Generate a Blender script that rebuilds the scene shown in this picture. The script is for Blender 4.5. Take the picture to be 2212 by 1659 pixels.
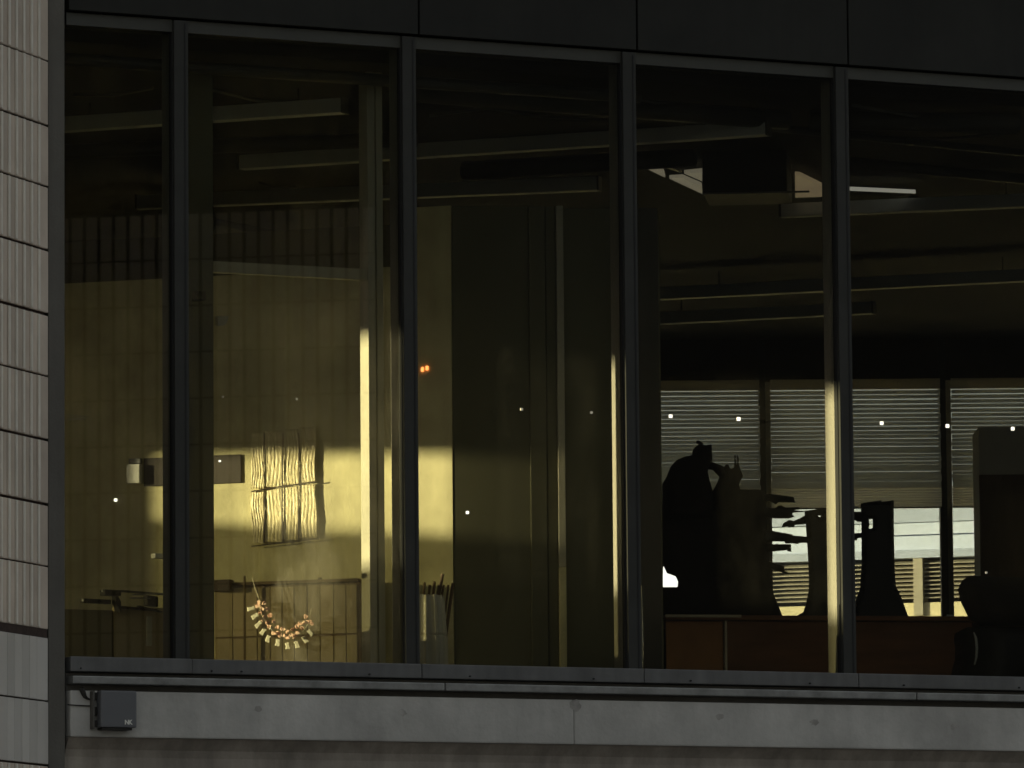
import bpy, bmesh, math, random
from mathutils import Vector, Matrix, geometry
random.seed(7)
S = bpy.context.scene
for o in list(bpy.data.objects): bpy.data.objects.remove(o)
COL = S.collection
R = math.radians

# ------------------------------------------------------------------ camera
W0, H0, FPX = 2212.0, 1659.0, 13389.5           # picture grid used to turn photo positions into places
CAM = Vector((0.0, -30.0, 1.6)); PITCH, ROLL, YAW = R(6.0835), R(0.4752), R(63.872)
fw = Vector((0, math.cos(PITCH), math.sin(PITCH))); up = Vector((0, -math.sin(PITCH), math.cos(PITCH))); rt = Vector((1, 0, 0))
rc = rt*math.cos(ROLL) - up*math.sin(ROLL); uc = rt*math.sin(ROLL) + up*math.cos(ROLL)
cd = bpy.data.cameras.new('camera'); cam = bpy.data.objects.new('camera', cd); COL.objects.link(cam)
cd.sensor_width = 36.0; cd.lens = 36.0*FPX/W0; cd.clip_start = 0.5; cd.clip_end = 2000
cam.matrix_world = Matrix(((rc.x, uc.x, -fw.x, CAM.x), (rc.y, uc.y, -fw.y, CAM.y), (rc.z, uc.z, -fw.z, CAM.z), (0, 0, 0, 1)))
S.camera = cam

# ------------------------------------------------------------------ light
SUN_EL = R(5.0); SUN_DIR = Vector((1.0, 0.2, 0)).normalized()*math.cos(SUN_EL); SUN_DIR.z = -math.sin(SUN_EL)
wd = bpy.data.worlds.new('World'); S.world = wd; wd.use_nodes = True
nt = wd.node_tree; bg = nt.nodes['Background']
sk = nt.nodes.new('ShaderNodeTexSky'); sk.sky_type = 'NISHITA'; sk.sun_disc = False
sk.sun_elevation = SUN_EL; sk.sun_rotation = math.atan2(-SUN_DIR.x, -SUN_DIR.y)
sk.air_density = 1.0; sk.dust_density = 1.5; sk.ozone_density = 1.0
hs_ = nt.nodes.new('ShaderNodeHueSaturation'); hs_.inputs['Saturation'].default_value = .32; nt.links.new(sk.outputs[0], hs_.inputs['Color'])
nt.links.new(hs_.outputs[0], bg.inputs[0]); bg.inputs[1].default_value = 0.10
sl = bpy.data.lights.new('sun', 'SUN'); sl.energy = 5.0; sl.angle = R(0.5); sl.color = (1.0, 0.87, 0.50)
so = bpy.data.objects.new('sun', sl); COL.objects.link(so); so.location = (-20, -6, 12)
so.rotation_euler = SUN_DIR.to_track_quat('-Z', 'Y').to_euler()
S.view_settings.view_transform = 'Standard'; S.view_settings.look = 'None'
S.view_settings.gamma = 1.0; S.view_settings.use_curve_mapping = False
S.view_settings.exposure = 1.9
S.render.engine = 'CYCLES'; S.cycles.max_bounces = 10; S.cycles.transparent_max_bounces = 16

# ------------------------------------------------------------------ helpers
def ray(px, py):
    x, y = px - W0/2, H0/2 - py
    c, s = math.cos(ROLL), math.sin(ROLL)
    return (fw*FPX + rt*(x*c + y*s) + up*(-x*s + y*c)).normalized()
class Fr:
    """upright working plane: o + u*d along it, w along its normal n, z up"""
    def __init__(s, o, d):
        s.o = Vector((o[0], o[1], 0)); s.d = Vector((d[0], d[1], 0)).normalized(); s.n = Vector((-s.d.y, s.d.x, 0))
    def pt(s, u, w, z): return s.o + s.d*u + s.n*w + Vector((0, 0, z))
    def px(s, x, y, w=0.0):
        r = ray(x, y); k = (s.o + s.n*w - CAM).dot(s.n)/r.dot(s.n); p = CAM + r*k
        return (p - s.o).dot(s.d), p.z
def atz(x, y, z):
    r = ray(x, y); return CAM + r*((z - CAM.z)/r.z)
dv = (math.sin(YAW), math.cos(YAW))
F = Fr((0, 0), dv)                                                # the glazed front
g = YAW - R(45); G1 = (math.sin(g), math.cos(g)); G2 = (-math.cos(g), math.sin(g))   # the building's own grid

class MB:
    def __init__(s): s.v = []; s.f = []
    def box(s, fr, u0, u1, w0, w1, z0, z1):
        i = len(s.v)
        s.v += [fr.pt(u, w, z) for z in (z0, z1) for (u, w) in ((u0, w0), (u1, w0), (u1, w1), (u0, w1))]
        s.f += [tuple(i+k for k in q) for q in ((0,3,2,1),(4,5,6,7),(0,1,5,4),(1,2,6,5),(2,3,7,6),(3,0,4,7))]
        return s
    def tube(s, pts, r, n=8):
        pts = [Vector(p) for p in pts]; i0 = len(s.v)
        rs = r if isinstance(r, (list, tuple)) else [r]*len(pts)
        for k, p in enumerate(pts):
            t = (pts[min(k+1, len(pts)-1)] - pts[max(k-1, 0)]).normalized()
            a = t.cross(Vector((0.1, 0.2, 1))).normalized() if abs(t.z) < .95 else t.cross(Vector((1, 0, 0))).normalized()
            b = t.cross(a)
            s.v += [p + (a*math.cos(2*math.pi*j/n) + b*math.sin(2*math.pi*j/n))*rs[k] for j in range(n)]
        for k in range(len(pts)-1):
            for j in range(n):
                a, b = i0+k*n+j, i0+k*n+(j+1) % n
                s.f.append((a, b, b+n, a+n))
        s.f.append(tuple(i0+j for j in range(n))[::-1]); s.f.append(tuple(i0+(len(pts)-1)*n+j for j in range(n)))
        return s
    def poly(s, fr, pts, w0, w1):                     # extruded outline in plane coordinates
        i = len(s.v); n = len(pts)
        s.v += [fr.pt(u, w0, z) for u, z in pts] + [fr.pt(u, w1, z) for u, z in pts]
        s.f += [tuple(range(i, i+n)), tuple(range(i+2*n-1, i+n-1, -1))]
        s.f += [(i+k, i+n+k, i+n+(k+1) % n, i+(k+1) % n) for k in range(n)]
        return s
    def build(s, name, mat, parent=None, bevel=0.0, smooth=False, org=None, seg=2):
        me = bpy.data.meshes.new(name); o = org
        if o is None and parent:
            o = parent.location.copy(); q_ = parent.parent
            while q_: o = o + q_.location; q_ = q_.parent
        elif o is None: o = sum((Vector(v) for v in s.v), Vector())/len(s.v)
        me.from_pydata([tuple(Vector(v)-o) for v in s.v], [], s.f)
        bm = bmesh.new(); bm.from_mesh(me); bmesh.ops.recalc_face_normals(bm, faces=bm.faces)
        if bevel > 0: bmesh.ops.bevel(bm, geom=bm.edges[:], offset=bevel, segments=seg, affect='EDGES', profile=0.6)
        bm.to_mesh(me); bm.free()
        if smooth:
            for p in me.polygons: p.use_smooth = True
        me.materials.append(mat)
        ob = bpy.data.objects.new(name, me); COL.objects.link(ob)
        if parent: ob.parent = parent
        else: ob.location = o
        return ob
def thing(name, loc, label, cat, group=None):
    o = bpy.data.objects.new(name, None); COL.objects.link(o); o.location = loc; o.empty_display_size = 0.1
    return tag(o, label, cat, group)
def tag(o, label, cat, group=None):
    o['label'] = label; o['category'] = cat
    if group: o['group'] = group
    return o
def struct(o): o['kind'] = 'structure'; return o
def inst(ob, parent, loc, name=None):
    c = ob.copy(); COL.objects.link(c); c.parent = parent; c.location = loc; return c
def inside(p, poly):
    r = False; j = len(poly)-1
    for i in range(len(poly)):
        if (poly[i][1] > p[1]) != (poly[j][1] > p[1]) and p[0] < (poly[j][0]-poly[i][0])*(p[1]-poly[i][1])/(poly[j][1]-poly[i][1])+poly[i][0]: r = not r
        j = i
    return r
def segd(p, a, b):
    ax, ay = b[0]-a[0], b[1]-a[1]; L = ax*ax+ay*ay
    t = 0 if L == 0 else max(0, min(1, ((p[0]-a[0])*ax+(p[1]-a[1])*ay)/L))
    return math.hypot(p[0]-a[0]-ax*t, p[1]-a[1]-ay*t)
def puff(fr, outer, T, Rr, holes=(), step=0.035, w0=0.0, jit=0.0):
    """a rounded solid with the given outline: half thickness T, edge rounding radius Rr"""
    loops = [outer]+list(holes); vs = []; es = []
    for lp in loops:
        s0 = len(vs); q = []
        for k in range(len(lp)):
            a, b = lp[k], lp[(k+1) % len(lp)]; n = max(1, int(math.dist(a, b)/step))
            q += [(a[0]+(b[0]-a[0])*t/n, a[1]+(b[1]-a[1])*t/n) for t in range(n)]
        vs += q; es += [(s0+k, s0+(k+1) % len(q)) for k in range(len(q))]
    nb = len(vs); xs = [v[0] for v in outer]; ys = [v[1] for v in outer]
    segs = [(lp[k], lp[(k+1) % len(lp)]) for lp in loops for k in range(len(lp))]
    dist = lambda p: min(segd(p, a, b) for a, b in segs)
    y = min(ys)+step/2; row = 0
    while y < max(ys):
        x = min(xs)+(step/2 if row % 2 else 0)
        while x < max(xs):
            p = (x+random.uniform(-.15, .15)*step, y)
            if inside(p, outer) and not any(inside(p, h) for h in holes) and dist(p) > step*.4: vs.append(p)
            x += step
        y += step*.87; row += 1
    v2, _, f2, _, _, _ = geometry.delaunay_2d_cdt([Vector(v) for v in vs], es, [], 0, 1e-6)
    m = MB(); n = len(v2)
    H = []
    for v in v2:
        d = min(1.0, dist(v)/Rr); H.append(T*math.sqrt(max(0, 1-(1-d)**2))*(1+random.uniform(-jit, jit)))
    m.v = [fr.pt(v[0], w0-h, v[1]) for v, h in zip(v2, H)]+[fr.pt(v[0], w0+h, v[1]) for v, h in zip(v2, H)]
    for f in f2:
        c = (sum(v2[i][0] for i in f)/3, sum(v2[i][1] for i in f)/3)
        if inside(c, outer) and not any(inside(c, h) for h in holes):
            m.f.append(tuple(f)); m.f.append(tuple(i+n for i in reversed(f)))
    return m

# ------------------------------------------------------------------ materials
MATS = {}
def mat(name, col, rough=0.7, var=0.15, scale=3.0, metal=0.0, bump=0.15, bscale=60.0, spec=0.4, streak=0.0, tint=None, stretch=(1, 1, 1), trans=0.0):
    m = bpy.data.materials.new(name); m.use_nodes = True; t = m.node_tree; N = t.nodes; L = t.links
    b = N['Principled BSDF']; b.inputs['Roughness'].default_value = rough; b.inputs['Metallic'].default_value = metal
    b.inputs['Specular IOR Level'].default_value = spec
    g_ = N.new('ShaderNodeNewGeometry')
    mp = N.new('ShaderNodeMapping'); mp.inputs['Scale'].default_value = stretch; L.new(g_.outputs['Position'], mp.inputs[0])
    n1 = N.new('ShaderNodeTexNoise'); n1.inputs['Scale'].default_value = scale; n1.inputs['Detail'].default_value = 6; n1.inputs['Roughness'].default_value = .62
    L.new(mp.outputs[0], n1.inputs['Vector'])
    cr = N.new('ShaderNodeValToRGB'); cr.color_ramp.elements[0].position = .3; cr.color_ramp.elements[1].position = .7
    lo = [c*(1-var) for c in col]; hi = [min(1, c*(1+var)) for c in (tint or col)]
    cr.color_ramp.elements[0].color = (*lo, 1); cr.color_ramp.elements[1].color = (*hi, 1)
    L.new(n1.outputs['Fac'], cr.inputs[0]); out = cr.outputs[0]
    if streak > 0:
        mp2 = N.new('ShaderNodeMapping'); mp2.inputs['Scale'].default_value = (9, 9, .6); L.new(g_.outputs['Position'], mp2.inputs[0])
        n3 = N.new('ShaderNodeTexNoise'); n3.inputs['Scale'].default_value = 1.5; n3.inputs['Detail'].default_value = 5
        L.new(mp2.outputs[0], n3.inputs['Vector'])
        r3 = N.new('ShaderNodeMapRange'); r3.inputs[1].default_value = .35; r3.inputs[2].default_value = .7
        r3.inputs[3].default_value = 1-streak; r3.inputs[4].default_value = 1
        L.new(n3.outputs['Fac'], r3.inputs[0])
        mx = N.new('ShaderNodeMix'); mx.data_type = 'RGBA'; mx.blend_type = 'MULTIPLY'; mx.inputs[0].default_value = 1
        L.new(out, mx.inputs[6]); L.new(r3.outputs[0], mx.inputs[7]); out = mx.outputs[2]
    if name in ('glazed_tile', 'smooth_grey_tile', 'tan_panel'):
        oi = N.new('ShaderNodeObjectInfo'); rr_ = N.new('ShaderNodeMapRange'); rr_.inputs[3].default_value = .86; rr_.inputs[4].default_value = 1.08
        L.new(oi.outputs['Random'], rr_.inputs[0]); mo = N.new('ShaderNodeMix'); mo.data_type = 'RGBA'; mo.blend_type = 'MULTIPLY'; mo.inputs[0].default_value = 1
        L.new(out, mo.inputs[6]); L.new(rr_.outputs[0], mo.inputs[7]); out = mo.outputs[2]
    L.new(out, b.inputs['Base Color'])
    if bump > 0:
        n2 = N.new('ShaderNodeTexNoise'); n2.inputs['Scale'].default_value = bscale; n2.inputs['Detail'].default_value = 4
        L.new(mp.outputs[0], n2.inputs['Vector'])
        bp = N.new('ShaderNodeBump'); bp.inputs['Strength'].default_value = bump; bp.inputs['Distance'].default_value = .01
        L.new(n2.outputs['Fac'], bp.inputs['Height']); L.new(bp.outputs[0], b.inputs['Normal'])
    if trans > 0:
        tr = N.new('ShaderNodeBsdfTranslucent'); L.new(out, tr.inputs[0])
        ms = N.new('ShaderNodeMixShader'); ms.inputs[0].default_value = trans
        L.new(b.outputs[0], ms.inputs[1]); L.new(tr.outputs[0], ms.inputs[2]); L.new(ms.outputs[0], N['Material Output'].inputs[0])
    return m
def glow(name, col, st):
    m = bpy.data.materials.new(name); m.use_nodes = True; b = m.node_tree.nodes['Principled BSDF']
    b.inputs['Base Color'].default_value = (*col, 1); b.inputs['Emission Color'].default_value = (*col, 1); b.inputs['Emission Strength'].default_value = st
    return m
def glassmat(name, refl, dirt, tintc, dscale=2.0):
    m = bpy.data.materials.new(name); m.use_nodes = True; t = m.node_tree; N = t.nodes; L = t.links
    N.remove(N['Principled BSDF']); out = N['Material Output']
    tr = N.new('ShaderNodeBsdfTransparent'); tr.inputs[0].default_value = (*tintc, 1)
    gl = N.new('ShaderNodeBsdfGlossy'); gl.inputs['Roughness'].default_value = 0.015
    m1 = N.new('ShaderNodeMixShader'); m1.inputs[0].default_value = refl
    L.new(tr.outputs[0], m1.inputs[1]); L.new(gl.outputs[0], m1.inputs[2])
    df = N.new('ShaderNodeBsdfTranslucent'); df.inputs[0].default_value = (.8, .76, .62, 1)
    g_ = N.new('ShaderNodeNewGeometry'); mp = N.new('ShaderNodeMapping'); mp.inputs['Scale'].default_value = (1.6, 1.6, .8)
    L.new(g_.outputs['Position'], mp.inputs[0])
    n = N.new('ShaderNodeTexNoise'); n.inputs['Scale'].default_value = dscale; n.inputs['Detail'].default_value = 8; n.inputs['Roughness'].default_value = .7
    L.new(mp.outputs[0], n.inputs['Vector'])
    mr = N.new('ShaderNodeMapRange'); mr.inputs[1].default_value = .42; mr.inputs[2].default_value = .78; mr.inputs[3].default_value = dirt*.10; mr.inputs[4].default_value = dirt
    L.new(n.outputs['Fac'], mr.inputs[0])
    m2 = N.new('ShaderNodeMixShader'); L.new(mr.outputs[0], m2.inputs[0]); L.new(m1.outputs[0], m2.inputs[1]); L.new(df.outputs[0], m2.inputs[2])
    L.new(m2.outputs[0], out.inputs[0]); return m
M_conc = mat('weathered_concrete', (.46, .445, .415), .85, .3, 1.7, bump=.3, bscale=40, streak=.09)
M_low = mat('stained_concrete', (.34, .30, .255), .9, .25, 2.2, bump=.3, bscale=35, streak=.3)
M_post = mat('dark_render', (.12, .112, .098), .85, .15, 2.5, bump=.2, bscale=70, streak=.15)
M_up = mat('dark_cladding', (.0145, .0145, .0115), .75, .3, 2, bump=.06, bscale=30, streak=.15)
M_head = mat('pale_frame_paint', (.05, .05, .042), .5, .1, 4, bump=.05)
M_sill = mat('grey_metal_frame', (.14, .139, .137), .5, .16, 5, bump=.08, bscale=50, streak=.25)
M_ledge = mat('zinc_flashing', (.27, .27, .26), .45, .3, 9, metal=.3, bump=.25, bscale=25)
M_mull = mat('brushed_aluminium_frame', (.34, .32, .26), .42, .18, 6, metal=.1, bump=.08, bscale=90, stretch=(1, 1, .1))
M_cap = mat('dark_cap_paint', (.045, .045, .041), .7, .12, 5, bump=.05, spec=.15)
M_gask = mat('rubber_gasket', (.015, .015, .015), .7, .2)
M_tile = mat('glazed_tile', (.56, .465, .38), .42, .16, 1.7, bump=.12, bscale=24, tint=(.62, .53, .44))
M_tile2 = mat('smooth_grey_tile', (.56, .53, .49), .42, .09, 1.7, bump=.1, bscale=24)
M_rib = mat('tile_rib', (.72, .68, .60), .35, .08, 6, bump=.1)  # lighter than the tiles to imitate the highlight on each rib
M_grout = mat('dark_grout', (.05, .032, .026), .9, .3, 20)
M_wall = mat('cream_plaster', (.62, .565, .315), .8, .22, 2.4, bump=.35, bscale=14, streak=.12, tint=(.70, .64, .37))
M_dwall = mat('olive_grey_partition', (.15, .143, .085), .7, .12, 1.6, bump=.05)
M_jamb = mat('pale_jamb_paint', (.48, .45, .34), .6, .1, 4, bump=.1)
M_ceil = mat('dark_ceiling', (.022, .021, .017), .9, .3, 1.2, bump=.3, bscale=9)
M_pipe = mat('dull_pipe', (.075, .075, .065), .5, .3, 4, metal=.2)
M_lum = mat('white_luminaire', (.58, .62, .62), .5, .06, 3, bump=.03)
M_floor = mat('worn_floor', (.035, .03, .022), .7, .2, 2)
M_black = mat('black_plastic', (.022, .02, .017), .55, .2, 5)
M_dark = mat('dark_fabric', (.035, .026, .018), .9, .3, 6, bump=.3)
M_screen = mat('screen_brown', (.045, .036, .028), .4, .1, 3, bump=0)
M_white = mat('white_plastic', (.75, .74, .68), .4, .06, 4, bump=.05)
M_wood = mat('red_brown_wood', (.24, .10, .04), .45, .3, 3, bump=.1, stretch=(1, 1, 6))
M_wood2 = mat('orange_wood', (.62, .28, .09), .45, .25, 3, bump=.1)
M_edge = mat('pale_edge', (.85, .72, .48), .5, .1)
M_stick = mat('brown_stick', (.17, .11, .06), .7, .3, 12, stretch=(1, 1, .2))
M_wrap = mat('wrinkled_wrap', (.75, .71, .56), .25, .12, 8, bump=.5, bscale=20, spec=.8, stretch=(1, 1, .25))
M_sheet = mat('crumpled_sheet', (.78, .68, .40), .45, .18, 14, bump=.9, bscale=26, stretch=(1, 1, .3))
M_rod = mat('dark_rod', (.05, .03, .02), .6, .2)
M_panel = mat('tan_panel', (.44, .35, .20), .7, .14, 3, bump=.1)
M_cup = mat('tan_board', (.36, .29, .17), .7, .18, 2.5, bump=.1)
M_tab = mat('cream_tab', (.62, .58, .42), .7, .1, 10)
M_pink = mat('salmon_paper', (.72, .25, .13), .7, .3, 30, tint=(.85, .60, .45))
M_cord = mat('pale_cord', (.7, .62, .42), .8, .1)
M_slat = mat('blind_slat', (.40, .40, .38), .5, .08, 4, bump=0, trans=.42)
M_slat2 = mat('blind_cloth', (.55, .52, .46), .6, .08, 3, bump=.1, bscale=30, trans=.5, stretch=(.2, .2, 6))
M_clad = mat('white_cladding', (.66, .74, .95), .5, .04, 1.5, bump=.05)
M_clad2 = mat('pale_grey_cladding', (.46, .52, .68), .5, .05, 1.5, bump=.05)
M_louv = mat('weathered_louvre', (.42, .38, .30), .6, .15, 4)
M_louvd = mat('louvre_void', (.03, .022, .018), .9, .2)
M_cream = mat('cream_wall', (.75, .66, .42), .8, .15, 1.2)
M_box = mat('grey_box_enamel', (.13, .132, .14), .5, .06, 4, bump=.03)
M_ground = mat('pale_paving', (.26, .25, .235), .9, .2, .5)
M_opp = mat('dark_brick_front', (.02, .019, .015), .9, .35, .35, bump=.2)
M_glass = glassmat('window_glass', .11, .008, (.66, .67, .655))
M_glassd = glassmat('dirty_window_glass', .065, .12, (.66, .67, .64), 3.4)
M_glass2 = glassmat('far_glass', .05, .012, (.93, .95, .93))

# ------------------------------------------------------------------ ground, opposite front, roofs
ZF, ZC = 3.05, 6.36                              # inner floor and ceiling heights
struct(MB().box(Fr((0, 0), (1, 0)), -900, 900, -900, 900, -.3, 0).build('ground', M_ground))
mir = lambda p: p - F.n*(2*(p-F.o).dot(F.n))
oc = Vector((26, -22, 0)); of = Fr((oc.x, oc.y), (.61, .79))
ob = thing('opposite_building', oc, 'dark building across the street, seen only as a dim reflection in the glass', 'building')
MB().box(of, -22, 22, -8, 0, 0, 22).build('wall', M_opp, ob)

# ------------------------------------------------------------------ the tiled wing at the left
uj, _ = F.px(104, 800, -.05); PJ = F.pt(uj, -.05, 0); T = Fr((PJ.x, PJ.y), G1)
tw = thing('tiled_wall', PJ, 'tall wall clad in ribbed beige tiles at the left edge, running out from the window corner', 'wall')
MB().box(T, -44, -.005, .016, .35, 0, 20).build('wall_body', M_grout, tw)
ys = [133.7, 272.8, 405, 541, 679, 814, 951, 1090, 1225, 1362, 1379, 1516, 1654]
zs = [T.px(104, y)[1] for y in ys]
us = [T.px(x, 800)[0] for x in (104, 80, 64, 48, 31, 15, -1)]
tw_ = (us[1]-us[-1])/5
rows = [(zs[0]+.305, zs[0]+.61, 'r'), (zs[0], zs[0]+.305, 'r')]+[(zs[i+1], zs[i], 'r') for i in range(8)]+[(zs[9], zs[8], 'r')]
rows += [(zs[11], zs[10], 's'), (zs[12], zs[11], 's'), (zs[12]-.31, zs[12], 'r'), (zs[12]-.62, zs[12]-.31, 'r')]
def tile_mesh(w, h, rib, m):
    b = MB(); f0 = Fr((0, 0), G1)
    b.box(f0, -w+.003, -.001, 0, .014, .006, h-.004)
    o = b.build('tile', m, None, .002, org=Vector((0, 0, 0)), seg=1)
    if rib:
        me = o.data; r = MB(); r.box(f0, -w+.004, -w+.018, -.011, .001, .008, h-.006)
        q = r.build('tmp', m, None, .003, org=Vector((0, 0, 0)), seg=1); n0 = len(me.polygons)
        bm = bmesh.new(); bm.from_mesh(me); bm.from_mesh(q.data); bm.to_mesh(me); bm.free(); bpy.data.objects.remove(q); me.materials.append(M_rib)
        for p in me.polygons[n0:]: p.material_index = 1
    return o
cache = {}
for (za, zb_, kind) in rows:
    wid = [-us[1]]+[tw_]*12
    u = 0.0
    for k, w in enumerate(wid):
        key = (round(w, 4), round(zb_-za, 2), kind)
        if key not in cache:
            cache[key] = tile_mesh(w, key[1], kind == 'r', M_tile if kind == 'r' else M_tile2); o = cache[key]; o.parent = tw
        else: o = cache[key].copy(); COL.objects.link(o)
        off = random.uniform(-.0015, .0015)
        o.location = T.pt(u, off, za) - PJ
        o.rotation_euler = (0, 0, random.uniform(-.006, .006))
        u -= w
MB().box(T, -1.8, -.004, .004, .02, zs[10]-.002, zs[9]+.006).build('grout_band', M_grout, tw)

# corner post
u0, _ = F.px(104.5, 800, -.05); u1, _ = F.px(140, 800, -.05)
cp = MB().box(F, u0, u1, -.05, .3, 0, 11).build('corner_post', M_post, None, .004)
tag(cp, 'dark grey rendered post between the tiled wall and the first window', 'post')

# ------------------------------------------------------------------ the glazed front
E0 = -1.7191; SP = 1.2; edges = [E0+SP*i for i in range(-1, 7)]          # right-hand edges of the mullions
zt, zb = 6.4127, 3.3497; zg = 3.421
ww = thing('window_wall', F.pt(0, 0, zb), 'band of tall grey-framed window panes between dark upper panels and concrete parapet', 'window')
ul, _ = F.px(141, 800, 0)
spans = []; a = ul
for e in edges[1:]:
    spans.append((a, e-.072)); a = e
for i, e in enumerate(edges[1:]):
    m = MB().box(F, e-.075, e-.002, -.034, -.001, zg-.005, zt+.055)
    m1 = m.build('mullion', M_cap, ww, .003)
    MB().box(F, e-.069, e-.008, .0005, .135, zg-.02, zt+.05).build('mullion_fin', M_mull, m1, .004).location = (0, 0, 0)
    MB().box(F, e-.022, e-.015, -.0365, -.03, zg, zt+.04).build('gasket', M_gask, m1).location = (0, 0, 0)
    MB().box(F, e-.079, e-.0745, -.014, .02, zg, zt).build('gasket', M_gask, m1).location = (0, 0, 0)
for i, (a, b) in enumerate(spans):
    MB().box(F, a+.002, b-.002, -.012, .05, zt, zt+.06).build('head_rail', M_head, ww, .002)
    e2 = edges[i+1]
    MB().box(F, (a if i == 0 else edges[i])+.003, e2-.001, -.05 if i else -.058, .1, zb+.002, zg).build('sill_rail', M_sill, ww, .005)
    MB().box(F, a-.002, b+.002, .008, .014, zg-.003, zt+.002).build('pane', M_glassd if i < 2 else M_glass, ww)
    for k in (.22, .8): 
        uu = (edges[i] if i else a-.2) + k*1.15
        if uu > a: MB().tube([F.pt(uu, -.052, zb+.016), F.pt(uu, -.0635, zb+.016)], .004, 6).build('screw', M_gask, ww)
jl = F.px(960, 1465, -.075)[0]
for (a, b) in ((ul+.004, jl-.004), (jl+.004, jl+2.6), (jl+2.606, 8)):
    MB().poly(Fr(F.o, F.d), [(a, 3.293), (b, 3.293), (b, 3.329), (a, 3.329)], -.085, .08).build('ledge_flashing', M_ledge, ww, .005)
# concrete parapet below
pw = thing('parapet_wall', F.pt(0, 0, 2.0), 'stained grey concrete parapet beam with recessed wall beneath the windows', 'wall')
zpt, zpb = 3.262, 3.045
pj = [ul+.0]+[F.px(x, 1550, -.06)[0] for x in (1240,)]+[5.5, 8]
for i in range(len(pj)-1):
    m = MB().poly(F, [(pj[i]+.0006, zpb), (pj[i+1]-.0006, zpb), (pj[i+1]-.0006, zpt), (pj[i]+.0006, zpt)], -.06, .30)
    m.build('parapet_beam', M_conc, pw, .008)
MB().box(F, ul, 8, .0, .3, zpt+.001, zb-.002).build('shadow_gap', M_post, pw)
# curved haunch under the beam
hp = [(-.045, zpb-.001), (-.02, zpb-.03), (.0, zpb-.055), (.01, zpb-.09), (.012, 0), (.3, 0), (.3, zpb-.001)]
m = MB(); n = len(hp)
m.v = [F.pt(ul, w, z) for w, z in hp]+[F.pt(8, w, z) for w, z in hp]
m.f = [tuple(range(n)), tuple(range(2*n-1, n-1, -1))]+[(k, n+k, n+(k+1) % n, (k+1) % n) for k in range(n)]
m.build('lower_wall', M_low, pw)
# upper panels
uw = thing('upper_wall', F.pt(0, 0, zt+.06), 'dark upper cladding panels above the window heads', 'wall')
jx = [ul-.0, F.px(905, 60, -.04)[0], F.px(1376, 60, -.04)[0], F.px(1832, 100, -.04)[0]]
jx += [jx[-1]+1.2, jx[-1]+2.4, jx[-1]+4.2]
for i in range(len(jx)-1):
    MB().box(F, jx[i]+.005, jx[i+1]-.005, -.04, .06, zt+.068, zt+1.6).build('panel', M_up, uw, .003)
MB().box(F, ul, 8, .065, .3, zt+.0605, 11).build('wall_body', M_up, uw)
can = MB().box(F, ul-.0, 9, -1.0, .06, zt+1.75, zt+2.0).build('shading_overhang', M_conc, None, .01)  # out-of-view overhang added to shade the top of the wall
tag(can, 'unseen overhanging concrete slab, added above the windows to shade the wall top', 'added overhang')

M_stain = mat('dark_stain', (.34, .325, .30), .95, .3, 14)
for (x, y, a_, b_) in ((557, 1531, 9, 7), (868, 1539, 12, 8), (1243, 1524, 14, 13), (1555, 1548, 10, 8), (1760, 1560, 12, 7), (2060, 1570, 9, 8)):
    uc_, zc_ = F.px(x, y, -.0605); n = 14
    pp = [(uc_+a_/446*(.7+.5*random.random())*math.cos(2*math.pi*k/n), zc_+b_/446*(.7+.5*random.random())*math.sin(2*math.pi*k/n)) for k in range(n)]
    MB().poly(F, pp, -.0604, -.0598).build('patch_repair', M_stain, pw)
# grey junction box with bracket and cable, below the ledge at the left
BX = -.13
q = lambda x, y, w=BX: F.px(x, y, w)
bu0, bz1 = q(218, 1491); bu1, bz0 = q(296, 1572)
jb = thing('junction_box', F.pt(bu0, -.06, bz0), 'small grey enamel box with white lettering, fixed under the ledge at the left end', 'box')
MB().box(F, bu0, bu1, BX, -.075, bz0, bz1).build('box_body', M_box, jb, .008)
MB().box(F, bu0+.01, bu1-.02, BX+.01, -.062, bz0-.012, bz0-.001).build('drip_edge', M_black, jb, .002)
a0, b0 = q(197, 1495, -.07)[0], bu0-.002
for (ya, yb) in ((1496, 1513), (1527, 1546), (1556, 1571)):
    MB().box(F, a0, b0, -.09, -.061, q(200, yb, -.07)[1], q(200, ya, -.07)[1]).build('bracket', M_black, jb, .003)
MB().box(F, a0-.004, a0+.006, -.10, -.061, q(200, 1575, -.07)[1], q(200, 1493, -.07)[1]).build('bracket_rail', M_post, jb, .002)
pts = [F.pt(*[q(x, y, -.07)[0], -.068, q(x, y, -.07)[1]]) for x, y in ((176, 1487), (181, 1498), (184, 1505), (189, 1509), (195, 1511))]
MB().tube(pts, [.012, .012, .009, .006, .004], 6).build('cable_stub', M_black, jb)
pts = [F.pt(q(x, y, -.066)[0], -.066, q(x, y, -.066)[1]) for x, y in ((146, 1522), (165, 1523.5), (185, 1524.5), (200, 1525))]
MB().tube(pts, .0032, 6).build('cable', M_black, jb)
for i, ch in enumerate('NK'):
    c = bpy.data.curves.new('lettering', 'FONT'); c.body = ch; c.size = .029; c.extrude = .0008; c.offset = .0012
    t = bpy.data.objects.new('lettering_src', c); COL.objects.link(t)
    dg = bpy.context.evaluated_depsgraph_get(); me = bpy.data.meshes.new_from_object(t.evaluated_get(dg)); bpy.data.objects.remove(t)
    me.materials.append(M_white); l = bpy.data.objects.new('lettering', me); COL.objects.link(l); l.parent = jb
    u_, z_ = q(269+i*8, 1564.5); l.location = F.pt(u_, BX-.0015, z_) - jb.location
    l.rotation_euler = (math.pi/2, 0, math.atan2(F.d.y, F.d.x))

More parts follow.
